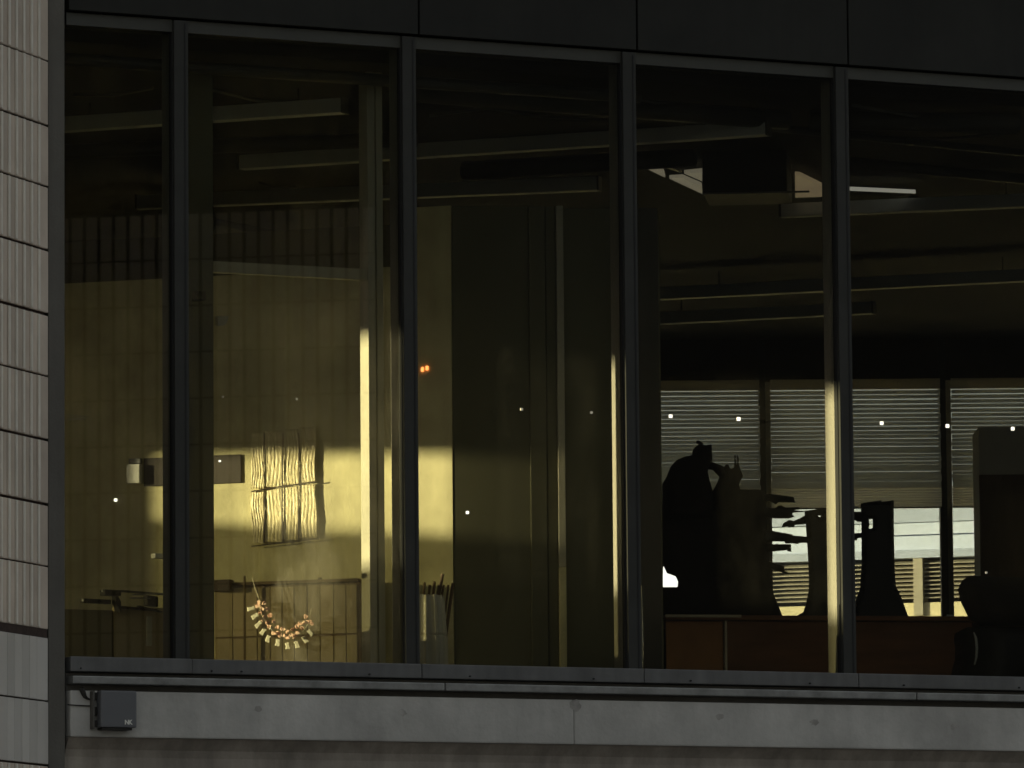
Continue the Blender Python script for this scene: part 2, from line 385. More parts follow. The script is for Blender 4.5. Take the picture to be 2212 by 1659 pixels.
# ------------------------------------------------------------------ the room: shell
X0, X1, Y1 = -12.0, 9.5, 12.0
A = Fr((0, 0), (1, 0))
ff = lambda x: x*F.d.y/F.d.x                     # y of the front at x
def slab(name, z0, z1, m, y1=Y1+.4):
    b = MB(); pts = [(X0-.3, ff(X0-.3)+.05), (X1, ff(X1)+.05), (X1, y1), (X0-.3, y1)]
    pts[0] = tuple((F.pt((X0-.3)/F.d.x, .14, 0)).xy); pts[1] = tuple((F.pt(X1/F.d.x, .14, 0)).xy)
    b.v = [Vector((x, y, z0)) for x, y in pts]+[Vector((x, y, z1)) for x, y in pts]
    b.f = [(0, 3, 2, 1), (4, 5, 6, 7)]+[(k, (k+1) % 4, 4+(k+1) % 4, 4+k) for k in range(4)]
    return struct(b.build(name, m))
slab('floor', ZF-.3, ZF, M_floor); slab('ceiling', ZC, ZC+.4, M_ceil)
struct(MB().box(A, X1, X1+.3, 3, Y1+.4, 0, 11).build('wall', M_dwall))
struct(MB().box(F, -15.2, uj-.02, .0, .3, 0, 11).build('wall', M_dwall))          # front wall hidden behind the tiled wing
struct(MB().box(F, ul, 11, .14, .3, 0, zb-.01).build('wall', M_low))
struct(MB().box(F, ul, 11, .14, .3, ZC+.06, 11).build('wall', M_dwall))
# left outer wall, unseen; its openings are shaped to cast the sun bands
yA = ff(X0)+.1
OPEN = [(-3.40, -2.62, 4.30, 5.33, 5.33), (-2.60, -1.80, 5.03, 6.07, 6.07), (-1.70, -1.48, 5.20, 5.67, 5.67), (-1.46, -.56, 5.20, 5.62, 5.53)]
b = MB(); zlo, zhi = 0, 11
cuts = [yA]+[v for o in OPEN for v in o[:2]]+[Y1+.4]; AY = Fr((X0, 0), (0, 1))
for k in range(0, len(cuts), 2): b.box(A, X0-.3, X0, cuts[k], cuts[k+1], zlo, zhi)
for (y0, y1, z0, z1, zr) in OPEN: b.box(A, X0-.3, X0, y0, y1, zlo, z0 if y0 < -3 else 4.15); b.poly(AY, [(y0, z1), (y1, zr), (y1, zhi), (y0, zhi)], 0, .3)
struct(b.build('wall', M_wall))
M_dim = glassmat('dimming_glass', .03, .02, (.34, .335, .29))  # tinted panes added to weaken the lower sun band
fs = thing('sun_band_openings', (X0, -1.6, 4.2), 'unseen row of openings shaped to cast the sun bands, with added dimming lower panes, in the far left outer wall', 'window')
for (y0, y1, z0, z1, zr) in OPEN[1:]: MB().box(A, X0-.16, X0-.15, y0, y1, 4.15, z0 if z0 > 5.1 else 4.94).build('dimming_pane', M_dim, fs)

# far window wall, blinds and posts
zdesk = 1.6+42*math.tan(R(3.9))
fwth = thing('far_window', (0, Y1, ZF), 'bright far window seen through the room, split by dark posts behind venetian blinds', 'window')
B = Fr((0, Y1), (1, 0))
tx = lambda x, y=1100, w=0: B.px(x, y, w)[0]
tz = lambda y, x=1800, w=0: B.px(x, y, w)[1]
ztop, zbl = tz(824), tz(1101)
posts = [(1640, 1668), (2030, 2058)]
pw_ = tx(1668)-tx(1640); step = tx(2030)-tx(1640)
pu = [tx(1640)+step*k for k in (-3, -2, -1, 0, 1, 2, 3, 4)]
for u in pu:
    p = MB().box(B, u, u+pw_*.55, -.06, .06, ZF, ZC).build('post', M_black, fwth, .004)
    MB().box(B, u+pw_*.58, u+pw_*.98, -.02, .05, ZF, ZC).build('post_cover', M_louv, fwth, .004)
MB().box(B, pu[0]-3, X1, -.05, .05, ztop, ZC).build('head_panel', M_dark, fwth)
MB().box(B, X0, pu[0]-.01, -.05, .05, ZF, ZC).build('blank_panel', M_dark, fwth)
MB().box(B, pu[0], X1, -.05, .05, ZF, tz(1352)).build('base_panel', M_dark, fwth)
MB().box(B, pu[0], pu[-1]+step, .07, .076, tz(1352), ztop).build('pane', M_glass2, fwth)
yl = []; y = 843.0; s = 10.4
while y < 1052: yl.append(y); y += s; s = max(6.6, s*.982)
SLATS = {}
for bi in range(2, 7):
    ua, ub = pu[bi]+pw_-.008, pu[bi]+step+.006
    bt = thing('venetian_blind', (ua, Y1-.12, ztop), '', 'blind', 'venetian blinds on the far window')
    bt['label'] = ['', '', 'venetian blind left of the dark figure, mostly hidden by the post', 'lowered venetian blind behind the hunched dark figure',
                   'lowered venetian blind behind the brightly lit window mullion and flared stands', 'venetian blind right of the second far post, ending behind the pillar',
                   'venetian blind hidden behind the pillar at the right edge'][bi]
    fb = Fr((0, Y1-.12), (1, 0))
    MB().box(fb, ua, ub, -.02, .02, fb.px(1800, yl[0])[1]+.004, ztop).build('head_rail', M_slat2, bt)
    for k, yy in enumerate(yl):
        z = fb.px(1800, yy)[1]; z2_ = fb.px(1800, yl[k+1])[1] if k+1 < len(yl) else z-.02
        if k not in SLATS:
            m = MB(); hg = (z-z2_)*(.80+.006*k if k < 23 else 1.0)
            prof = [(-.007, .001), (-.004, .25), (.0, .5), (.004, .75), (.009, 1.0)]
            m.v = [fb.pt(u, w, z-.0035-hg*t) for u in (ua, ub) for w, t in prof]
            m.f = [(q_, q_+1, q_+6, q_+5) for q_ in range(4)]
            o = m.build('slat', M_slat, bt); SLATS[k] = o
        else: o = SLATS[k].copy(); COL.objects.link(o); o.parent = bt
        o.location = (random.uniform(-.003, .003), 0, random.uniform(-.0012, .0012)); o.rotation_euler = (0, random.uniform(-.0012, .0012), 0)
    m = MB(); z = fb.px(1800, yl[-1])[1]-.02; zl = tz(1100); nn = 16
    for k in range(nn+1):
        m.v += [fb.pt(u, .006*(k % 2)+random.uniform(-.001, .001), z+(zl-z)*k/nn) for u in (ua, ub)]
    m.f = [(2*k, 2*k+1, 2*k+3, 2*k+2) for k in range(nn)]
    m.build('gathered_slats', M_slat2, bt)
    MB().box(fb, ua, ub, -.014, .01, zl-.008, zl-.001).build('bottom_rail', M_dark, bt)

# neighbouring building beyond the far window
NB = Fr((4, 22), (.954, -.30)); nz = lambda y, x=1980: NB.px(x, y)[1]; nx = lambda x, y=1200: NB.px(x, y)[0]
nb = thing('neighbour_building', (4, 24, 0), 'pale clad building with louvred panels seen through the far window', 'building')
MB().box(NB, -8, 16, .25, 6, 0, 6.3).build('wall', M_clad2, nb)
MB().box(NB, -8, 16, -.08, .24, nz(1130)+.002, nz(1060)).build('cladding_band', M_clad2, nb)
MB().box(NB, -8, 16, -.05, .24, nz(1156)+.002, nz(1130)-.002).build('cladding_band', M_clad, nb)
MB().box(NB, -8, 16, .0, .24, nz(1188)+.002, nz(1156)-.002).build('cladding_band', M_clad, nb)
MB().box(NB, -8, 16, -.03, .24, nz(1206)+.002, nz(1188)-.002).build('cladding_band', M_clad2, nb)
MB().box(NB, -8, 16, .16, .24, nz(1302), nz(1206)).build('louvre_back', M_louvd, nb)
MB().box(NB, -8, 16, -.02, .24, 0, nz(1302)-.002).build('base_wall', M_cream, nb)
pitch = nx(1984)-nx(1766)
px0 = nx(1975)
for k in range(-6, 9):
    u = px0+k*(nx(2147)-nx(1975))
    f_ = MB().box(NB, u, u+nx(1995)-nx(1975), -.05, .15, nz(1330), nz(1207)).build('louvre_post', M_louv, nb)
lz = [1216+9.3*k for k in range(9)]
stepu = nx(2147)-nx(1975); wp = nx(1995)-nx(1975)
lp = None
for k in range(-4, 4):
    u = px0+k*stepu+wp+.01; u2 = px0+(k+1)*stepu-.01
    for yy in lz:
        z = nz(yy)
        if lp is None:
            m = MB(); m.v = [NB.pt(uu, w, z+dz) for uu in (u, u2) for (w, dz) in ((-.02, -.012), (-.02, -.005), (.12, .03), (.12, .024))]
            m.f = [(0, 1, 5, 4), (1, 2, 6, 5), (2, 3, 7, 6), (3, 0, 4, 7), (3, 2, 1, 0), (4, 5, 6, 7)]
            lp = m.build('louvre_slat', M_louv, nb); l0 = (u, z)
        else:
            o = lp.copy(); COL.objects.link(o); o.location = NB.d*(u-l0[0])+Vector((0, 0, z-l0[1]))

# ------------------------------------------------------------------ core walls in the left half of the view
cu, _ = F.px(978, 1000, 1.0); PC = F.pt(cu, 1.0, 0)
K = Fr((PC.x, PC.y), G2); Q = Fr((PC.x, PC.y), (math.sin(R(84)), math.cos(R(84))))
w1top = K.px(620, 588)[1]
uP = K.px(893, 900)[0]
w1 = struct(MB().box(K, uP+.002, 3.6, -.15, 0, ZF, w1top).build('wall', M_wall))
tag(w1, 'cream plastered wall with a golden band of sunlight behind the left windows', 'wall')
pl = struct(MB().box(K, .001, uP, -.3, .004, ZF, K.px(940, 446)[1]).build('wall', M_wall))
tag(pl, 'narrow cream pier lit by the sun, right of the second mullion', 'wall')
uQ = lambda x: Q.px(x, 1000)[0]
ZQ = Q.px(1100, 446)[1]
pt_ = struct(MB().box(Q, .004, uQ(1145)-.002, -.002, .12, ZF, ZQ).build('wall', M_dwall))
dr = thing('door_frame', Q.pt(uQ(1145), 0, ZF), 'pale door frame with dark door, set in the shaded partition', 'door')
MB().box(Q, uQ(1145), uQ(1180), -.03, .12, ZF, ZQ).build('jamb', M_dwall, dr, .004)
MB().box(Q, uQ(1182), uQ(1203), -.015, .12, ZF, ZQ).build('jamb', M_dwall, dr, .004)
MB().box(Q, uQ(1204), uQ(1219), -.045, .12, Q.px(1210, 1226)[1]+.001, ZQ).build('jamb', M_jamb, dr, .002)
MB().box(Q, uQ(1204), uQ(1219), -.045, .12, ZF, Q.px(1210, 1226)[1]-.001).build('jamb', M_wall, dr, .002)  # lower length made lighter to imitate a band of sunlight
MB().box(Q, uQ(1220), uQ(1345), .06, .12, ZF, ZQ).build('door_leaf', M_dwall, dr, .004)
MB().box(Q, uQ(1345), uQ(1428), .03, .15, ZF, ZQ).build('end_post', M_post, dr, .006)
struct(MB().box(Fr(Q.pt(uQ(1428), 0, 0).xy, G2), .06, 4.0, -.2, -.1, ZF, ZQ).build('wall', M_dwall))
pole = MB().tube([F.pt(F.px(1388, 1440, .25)[0], .25, ZF), F.pt(F.px(1388, 1440, .25)[0], .25, F.px(1388, 1265, .25)[1])], .0055, 10).build('chrome_pole', mat('chrome', (.8, .76, .6), .2, .05, metal=.9, bump=0), None, 0, True)
tag(pole, 'thin chrome pole standing right of the third mullion', 'pole')

# inner frame behind panes one and two
wi = .30; fi = lambda x, y=900: F.px(x, y, wi)
inf = thing('inner_frame', F.pt(fi(405)[0], wi, ZF), 'pale inner frame with a cross bar standing behind the second window pane', 'frame')
MB().box(F, fi(404)[0], fi(462)[0], wi, wi+.06, ZF, ZC-.02).build('jamb', M_dwall, inf, .004)
MB().box(F, fi(797)[0], fi(813)[0], wi, wi+.10, ZF, ZC-.02).build('jamb', M_jamb, inf, .004)
MB().box(F, fi(816)[0], fi(830)[0], wi, wi+.10, ZF, ZC-.02).build('jamb', M_jamb, inf, .004)
MB().box(F, fi(463)[0]+.001, fi(797)[0]-.002, wi+.01, wi+.05, fi(630, 596)[1], fi(630, 572)[1]).build('cross_bar', M_jamb, inf, .003)
d0 = MB().box(F, fi(415)[0], fi(437)[0], wi-.05, wi-.001, fi(430, 651)[1], fi(430, 631)[1]).build('sensor', M_black, None, .004)
tag(d0, 'small black sensor fixed on the inner frame, top left', 'sensor')
cpz = [(fi(x, y, )[0], fi(x, y)[1]) for x, y in ((464, 684), (489, 684), (486, 697), (479, 705), (466, 705))]
tag(MB().poly(F, cpz, wi-.03, wi-.001).build('wall_cup', M_jamb, None, .003), 'small pale cup-shaped fitting on the inner frame below the sensor', 'fitting')

# dark screen on the sunlit wall
k0 = lambda x, y, w=.03: K.px(x, y, w)
ua, za = k0(513, 1041, .06); ub, zb2 = k0(302, 988, .06)
sc = MB().box(K, ua, ub, .003, .011, za, zb2).build('wall_screen', M_screen, None, .003)
tag(sc, 'dark rectangular screen hung on the sunlit wall, crossing behind the first mullion', 'screen')
ua, za = k0(301, 1043, .05); ub, zb2 = k0(273, 1003, .05)
br = thing('wall_bracket', K.pt(ua, .0, za), 'white wall bracket at the left end of the dark screen', 'bracket')
MB().box(K, ua, ub, .003, .05, za, zb2).build('bracket_body', M_white, br, .004)
ua, za = k0(300, 1000, .05); ub, zb2 = k0(274, 990, .05)
MB().box(K, ua, ub, .003, .03, za, zb2).build('bracket_clip', M_ledge, br, .004)

# crumpled sheets hung on rods
hs = thing('hanging_sheets', K.pt(k0(545, 1180)[0], .05, k0(545, 1180)[1]), 'crumpled golden sheets hung in strips between two dark rods on the sunlit wall', 'hanging')
cols = [(543, 570), (571, 610), (611, 645), (647, 681)]
random.seed(3)
for r_, (yt, ybm) in enumerate(((935, 1055), (1058, 1174))):
    for c, (xa, xb) in enumerate(cols):
        m = MB(); nu, nz_ = 26, 26
        dy = -(xa-545)*.12
        ph = random.uniform(0, 6); slant = random.uniform(-4, 4)
        for j in range(nz_+1):
            t = j/nz_; y = yt+(ybm-yt)*t+dy
            for i in range(nu+1):
                s = i/nu; x = xa+(xb-xa)*s+slant*(t-.5)+math.sin(t*9+ph+c)*.7
                wv = .02+.0010*math.sin(s*31+ph+math.sin(t*7+c)*1.8)+.0008*math.sin(s*67+t*15)+random.uniform(-.0013, .0013)
                if r_ and c == 3: x += (s-.3)*t*8
                u_, z_ = K.px(x, y, wv); m.v.append(K.pt(u_, wv, z_))
        for j in range(nz_):
            for i in range(nu):
                a_ = j*(nu+1)+i; m.f.append((a_, a_+1, a_+nu+2, a_+nu+1))
        o = m.build('sheet_strip', M_sheet, hs, 0, True)
        sm = o.modifiers.new('thickness', 'SOLIDIFY'); sm.thickness = .002
for (xa, ya, xb, yb) in ((543, 1061, 683, 1040), (543, 1180, 690, 1164)):
    m = MB(); pts = []
    for k in range(9):
        t = k/8; u_, z_ = k0(xa+(xb-xa)*t, ya+(yb-ya)*t+random.uniform(-1, 1), .034); pts.append(K.pt(u_, .034, z_))
    m.tube(pts, .0035, 6).build('rod', M_rod, hs)
for x in (570.5, 610.5, 645.5):
    pts = [K.pt(*(lambda a: (a[0], .026, a[1]))(k0(x+random.uniform(-1.5, 1.5), y, .026))) for y in (935, 990, 1050, 1110, 1172)]
    MB().tube(pts, [.002, .003, .002, .003, .006], 6).build('strap', M_rod, hs)

# low panelled cabinet and boards below, behind pane two
kb = .25; kp = lambda x, y: K.px(x, y, kb)
cab = thing('panelled_cabinet', K.pt(kp(780, 1400)[0], kb-.2, ZF), 'low tan cabinet faced with narrow panels, below the hanging sheets', 'cabinet')
xs = [466, 503, 530, 556, 584, 610, 636, 664, 692, 721, 748, 772]
MB().box(K, kp(776, 1300)[0], kp(464, 1300)[0], .02, kb-.006, ZF, kp(620, 1262)[1]).build('carcass', M_stick, cab)
for i in range(len(xs)-1):
    hb = random.random()
    for (ya, yb) in ((1266, 1372), (1375, 1470)):
        p = MB().box(K, kp(xs[i+1]-.8, 1300)[0], kp(xs[i]+.8, 1300)[0], kb-.005, kb+random.uniform(0, .004), kp(620, yb)[1], kp(620, ya+random.uniform(0, 2))[1])
        p.build('panel', M_panel if hb > .25 else M_cup, cab, .0015, seg=1)
MB().box(K, kp(778, 1300)[0], kp(462, 1300)[0], .02, kb+.03, kp(620, 1262)[1]+.001, kp(620, 1255)[1]).build('top_board', M_stick, cab, .002)
MB().box(K, kp(506, 1300)[0], kp(462, 1300)[0], kb+.001, kb+.06, kp(480, 1278)[1], kp(480, 1254)[1]).build('end_block', M_rod, cab, .002)
st = MB().tube([K.pt(kp(536, 1470)[0], kb+.05, ZF), K.pt(kp(536, 1245)[0], kb+.05, kp(536, 1246)[1])], .006, 8).build('upright_stick', M_stick)
tag(st, 'thin brown stick standing in front of the tan cabinet', 'stick')
kn = MB().tube([K.pt(kp(688, 1253)[0], kb-.02, kp(688, 1254)[1]), K.pt(kp(688, 1253)[0], kb-.02, kp(688, 1247)[1])], [.014, .009], 10).build('round_handle', M_rod)
tag(kn, 'small dark knob lying on top of the tan cabinet', 'knob')

# cupboard and clutter behind pane one
wq = .55; kq = lambda x, y, w=wq: F.px(x, y, w)
cb = thing('low_cupboard', F.pt(kq(150, 1400)[0], wq, ZF), 'low cupboard with one pale and one brown door behind the first window pane', 'cupboard')
MB().box(F, kq(120, 1400)[0], kq(365, 1400)[0], wq+.02, wq+.35, ZF, kq(240, 1318)[1]).build('carcass', M_rod, cb)
MB().box(F, kq(120, 1400)[0], kq(243, 1400)[0], wq, wq+.019, ZF, kq(180, 1318)[1]).build('door', mat('olive_board', (.20, .17, .095), .7, .2, 2), cb, .003)
MB().box(F, kq(246, 1400)[0], kq(362, 1400)[0], wq, wq+.019, ZF, kq(300, 1312)[1]).build('door', M_cup, cb, .003)
MB().box(F, kq(315, 1400)[0], kq(327, 1400)[0], wq-.012, wq-.001, kq(300, 1395)[1], kq(300, 1330)[1]).build('door_strip', M_jamb, cb, .003)
cl = thing('clamp_tool', F.pt(kq(300, 1300)[0], wq-.05, kq(300, 1300)[1]), 'black clamp-like tool with bright steel rails lying on the low cupboard', 'tool')
def bar(name, x0_, y0_, x1_, y1_, h, m, par, w=.5, dpt=.03):
    c = [kq(x0_, y0_-h/2, w), kq(x1_, y1_-h/2, w), kq(x1_, y1_+h/2, w), kq(x0_, y0_+h/2, w)]
    return MB().poly(F, c, w, w+dpt).build(name, m, par, .002, seg=1)
bar('jaw', 226, 1279, 262, 1281, 12, M_black, cl, .48, .06); bar('arm', 250, 1290, 262, 1312, 24, M_black, cl, .5, .05)
bar('rail', 262, 1276, 362, 1284, 4, M_pipe, cl); bar('rail', 290, 1284, 362, 1282, 2.2, M_ledge, cl, .49)
bar('rail', 285, 1291, 325, 1292, 2.2, M_ledge, cl, .49); bar('blade', 262, 1311, 340, 1318, 5, M_rod, cl); bar('blade', 300, 1309, 352, 1322, 3, M_pipe, cl, .49)
bar('handle', 318, 1296, 342, 1300, 22, M_black, cl, .5, .05)
tb = bar('black_tube', 180, 1297, 240, 1300, 9, M_black, None, .52, .04); tag(tb, 'short black tube on the brown cupboard door edge at far left', 'tube')
for (x, y, h, l) in ((221.5, 1276, 5, 'tiny bright glint of steel at the tip of the clamp tool'), (180, 1296, 6, 'tiny bright steel cap on the end of the black tube')):
    tag(bar('steel_cap', x-1.5, y, x+1.5, y, h, M_white, None, .46, .01), l, 'cap')
tp = bar('reflection_strip', 141, 897, 194, 901, 3, M_tab, None, .03, .002); tag(tp, 'pale strip standing in for a reflection at the left edge of the first pane', 'reflection')  # solid strips in place of a bright reflection in the glass
tp2 = bar('reflection_strip', 141, 906, 185, 905, 4, M_tab, None, .03, .002); tag(tp2, 'second, lower pale strip standing in for a reflection at the left edge of the first pane', 'reflection')
sh = bar('small_ledge', 335, 1200, 362, 1201, 10, M_white, None, .6, .05); tag(sh, 'small pale ledge catching light left of the first mullion', 'ledge')

# bundle of sticks in a wrap, behind pane three
wb = .40; sb = lambda x, y: F.px(x, y, wb)
bd = thing('stick_bundle', F.pt(sb(940, 1430)[0], wb, ZF), 'bundle of brown sticks in crinkled pale wrapping behind the third pane', 'bundle')
m = MB(); nn = 40; cx = sb(941, 1400)[0]; rad = (sb(979, 1400)[0]-sb(902, 1400)[0])/2
random.seed(5)
zz = [ZF, sb(940, 1400)[1], sb(940, 1374)[1], sb(940, 1371)[1], sb(940, 1366)[1], sb(940, 1340)[1], sb(940, 1300)[1], sb(940, 1284)[1]]
rr = [1, .98, .97, .90, .95, .9, .86, .8]
fold = [random.uniform(-.09, .09) for _ in range(nn)]
for z, r_ in zip(zz, rr):
    for k in range(nn):
        a_ = 2*math.pi*k/nn; q_ = rad*r_*(1+fold[k]*1.2)
        m.v.append(F.pt(cx+math.cos(a_)*q_, wb+.1+math.sin(a_)*q_, z+random.uniform(-.004, .004)))
for j in range(len(zz)-1):
    for k in range(nn): m.f.append((j*nn+k, j*nn+(k+1) % nn, (j+1)*nn+(k+1) % nn, (j+1)*nn+k))
m.build('wrapping', M_wrap, bd, 0, False)
for (x0_, y0_, x1_, y1_, r_) in ((925, 1330, 927, 1256, .007), (936, 1330, 938, 1262, .007), (946, 1330, 948, 1254, .008), (953, 1330, 957, 1262, .006), (951, 1340, 966, 1238, .009), (960, 1340, 968, 1262, .006), (974, 1400, 988, 1258, .009), (968, 1400, 978, 1262, .006)):
    a_, b_ = sb(x0_, y0_), sb(x1_, y1_)
    MB().tube([F.pt(a_[0], wb+.08, a_[1]), F.pt(b_[0], wb+.05, b_[1])], r_, 8).build('stick', M_stick, bd, .002, seg=1)

# garland hung just inside pane two
wg = .05; gp = lambda x, y: (lambda a: F.pt(a[0], wg, a[1]))(F.px((900+x/4.484)*.5486, (2230+y/4.484)*.5486, wg))
gl = thing('paper_garland', gp(1040, 1200), 'curved garland of cream tabs and salmon paper scraps hanging in the second window', 'garland')
MB().tube([gp(*p) for p in ((415, 195), (470, 390), (545, 600), (560, 800), (640, 960), (760, 1120), (900, 1230), (1060, 1290), (1200, 1230), (1330, 1130), (1440, 960), (1440, 850), (1465, 740))], .0016, 6).build('cord', M_cord, gl)
tabs = [(395, 745), (465, 880), (525, 1025), (605, 1150), (695, 1280), (865, 1350), (1040, 1405), (1205, 1385), (1350, 1295), (1445, 1170)]
random.seed(11)
cx_, cy_ = 940, 640
for (x, y) in tabs:
    ang = math.atan2(y-cy_, x-cx_); c, s = math.cos(ang), math.sin(ang)
    hw, hl = 36, 62
    pl_ = [(-hl, -hw), (-hl*.3, -hw*.75), (hl, -hw*1.1), (hl*.9, hw), (0, hw*.8), (-hl, hw*.9)]
    pp = [(x+a*c-b_*s+random.uniform(-6, 6), y+a*s+b_*c+random.uniform(-6, 6)) for a, b_ in pl_]
    uv = [F.px((900+a/4.484)*.5486, (2230+b_/4.484)*.5486, wg-.004) for a, b_ in pp]
    uc_ = sum(a for a, _ in uv)/6; uv = [(uc_+(a-uc_)*.8, b_) for a, b_ in uv]
    m = MB().poly(F, uv, wg-.006, wg-.001)
    for i in range(len(m.v)): m.v[i] = m.v[i]-F.n*((m.v[i]-F.o).dot(F.d)-uc_)*.7
    m.build('tab', M_tab, gl, .001, seg=1)
pk = [(540, 640), (630, 650), (520, 700), (590, 750), (690, 750), (560, 830), (640, 890), (740, 870), (620, 960), (700, 990), (800, 970), (720, 1060), (770, 1090), (870, 1080), (800, 1180), (880, 1180), (960, 1100), (920, 1230), (990, 1220), (1045, 1160), (1040, 1260), (1100, 1220), (1135, 1120), (1160, 1230), (1215, 1060), (1220, 1170), (1300, 1100), (1260, 1000), (1320, 1010), (1360, 880), (1385, 980), (1440, 980), (1480, 1020)]
for (x, y) in pk:
    n = 7; pp = []; a0_ = random.uniform(0, 6)
    for k in range(n):
        q_ = random.uniform(22, 52); an = a0_+2*math.pi*k/n; pp.append((x+q_*math.cos(an)*.75, y+q_*math.sin(an)))
    wv = wg+random.uniform(-.02, .004)
    uv = [F.px((900+a/4.484)*.5486, (2230+b_/4.484)*.5486, wv) for a, b_ in pp]
    m = MB().poly(F, uv, wv, wv+.004)
    uc_ = sum(a for a, _ in uv)/n
    for i in range(len(m.v)): m.v[i] = m.v[i]+F.n*(random.uniform(-.004, .004)-((m.v[i]-F.o).dot(F.d)-uc_)*.7)
    m.build('paper_scrap', M_pink if random.random() > .13 else M_tab, gl)

# rows of tiny lit lamps on the glass, and odd lights
M_lamp = glow('lamp_glow', (1.0, .93, .78), 1.2); M_lampd = glow('lamp_glow_dim', (.8, .74, .62), .16); M_or = glow('orange_glow', (1.0, .30, .08), 1.6)
def lamp(x, y, s, m, w, label, grp='row of tiny square lamps along the glass', rnd=False):
    u_, z_ = F.px(x, y, w); r_ = s*.8/446/2
    o = MB().box(F, u_-r_, u_+r_, w-.003, w+.006, z_-r_, z_+r_).build('tiny_lamp', m, None, r_*.3)
    tag(o, label, 'lamp', grp)
for (x, y, s, m, l) in ((482, 857, 4, M_lampd, 'dim tiny lamp at the upper left of the second pane'), (641, 862, 5, M_lampd, 'dim tiny lamp above the hanging sheets'),
        (1127, 884, 7, M_lampd, 'dim tiny square lamp left of the pale door frame'), (1278, 891, 7, M_lampd, 'dim tiny square lamp in front of the dark door'),
        (1449, 899, 10, M_lamp, 'bright tiny square lamp above the hunched figure, at the blind\'s left edge'), (1596, 905, 10, M_lamp, 'bright tiny square lamp above the two thin sticks'),
        (1905, 914, 10, M_lamp, 'bright tiny square lamp just right of the fourth mullion'), (2047, 920, 10, M_lamp, 'bright tiny square lamp in front of the second far post'),
        (2188, 926, 10, M_lamp, 'bright tiny square lamp near the right edge before the pillar')):
    lamp(x, y, s, m, .045, l)
lamp(1010, 1107, 8, M_lamp, .045, 'small round bright light on the dark partition behind the third pane', None)
lamp(250, 1080, 8, M_lamp, .045, 'small bright square light low in the first pane', None)
lamp(475, 996, 5, M_lamp, .045, 'tiny bright light over the right end of the dark screen', None)
lamp(2131, 1237, 6, M_lampd, .045, 'dim tiny lamp just above the dark armchair', None)
for (x, y, l) in ((912, 798, 'left one of two tiny orange lights on the cream pier'), (922, 795, 'right one of two tiny orange lights on the cream pier')):
    u_, z_ = K.px(x, y, .01)
    tag(MB().box(K, u_-.007, u_+.007, .005, .012, z_-.011, z_+.011).build('orange_light', M_or, None, .003), l, 'light', 'pair of orange lights')
gw = [F.px(x, y, 1.9) for x, y in ((1434, 1223), (1441, 1238), (1460, 1245), (1465, 1256), (1464, 1268), (1433, 1268))]
tag(MB().poly(F, gw, 1.9, 1.91).build('window_gap_glow', glow('white_glow', (1, .99, .9), .9), None, .003), 'small glowing white patch standing in for a bright window gap, low beside the third mullion, left of the dark heap', 'lamp')  # added glow in place of a bright gap to the far window

# ------------------------------------------------------------------ ceiling fittings
def lum(x0_, y0_, x1_, y1_, label, wd_=.075, z=6.2):
    a_, b_ = atz(x0_, y0_, z), atz(x1_, y1_, z); d = (b_-a_); L_ = d.length; fr = Fr(a_.xy, d.xy)
    t = thing('ceiling_light', a_, label, 'ceiling light', 'unlit tube lights under the dark ceiling')
    MB().box(fr, 0, L_, -wd_/2, wd_/2, z, z+.075).build('housing', M_lum, t, .006)
    MB().box(fr, -.012, -.001, -wd_/2-.004, wd_/2+.004, z-.002, z+.08).build('end_cap', M_pipe, t, .003)
    MB().box(fr, L_+.001, L_+.012, -wd_/2-.004, wd_/2+.004, z-.002, z+.08).build('end_cap', M_pipe, t, .003)
    for k in (.15, .85): MB().tube([fr.pt(L_*k, 0, z+.076), fr.pt(L_*k, 0, ZC)], .005, 6).build('hanger', M_pipe, t)
lum(100, 288, 742, 245, 'unlit white tube light crossing the first and second panes, highest at left', z=6.22)
lum(522, 367, 1658, 293, 'longest unlit white tube light, running across the second to fourth panes', z=6.2)
lum(300, 452, 1292, 412, 'third unlit tube light, lower, ending before the third mullion', z=6.2)
lum(1690, 470, 2260, 446, 'unlit tube light right of the fourth mullion, beyond the dark unit', z=6.2)
lum(1425, 648, 2300, 604, 'faint unlit tube light far back on the right, above the thin pale bar', z=6.2)
lum(1400, 702, 1886, 678, 'lowest unlit tube light at the back, ending right of the fourth mullion', z=6.2)
for i, (x0_, y0_, x1_, y1_, r_) in enumerate(((60, 330, 900, 300, .04), (150, 120, 1400, 205, .03), (130, 100, 700, 150, .02), (900, 200, 1700, 260, .05), (1000, 370, 1500, 340, .05), (1750, 260, 2300, 240, .05), (1400, 250, 2212, 330, .02), (450, 520, 800, 500, .02), (470, 480, 800, 545, .02), (1830, 350, 2250, 390, .03))):
    a_, b_ = atz(x0_, y0_, ZC-.07), atz(x1_, y1_, ZC-.07)
    if min((a_-F.o).dot(F.n), (b_-F.o).dot(F.n)) < .2:
        for v in (a_, b_):
            k = (v-F.o).dot(F.n)
            if k < .2: v += F.n*(.2-k+r_)
    o = MB().tube([a_, b_], r_, 10).build('ceiling_pipe', M_pipe, None, 0, True)
    tag(o, 'dark pipe running under the ceiling', 'pipe', 'dark pipes under the ceiling')
    o['label'] = ['dark pipe under the first tube light', 'long dark pipe near the window head from the corner to the third mullion', 'thin pipe at the top of the first pane', 'thick dark pipe across the top of the third pane', 'thick pipe between the second and third tube lights', 'thick pipe in the top of the fifth pane', 'thin slanting pipe across the top right panes', 'thin pipe above the cross bar, rising to the right', 'thin pipe above the cross bar, falling to the right', 'dark pipe above the thin bright ceiling strip'][i]
M_duct = mat('grey_conduit', (.16, .16, .145), .45, .3, 5, metal=.3)
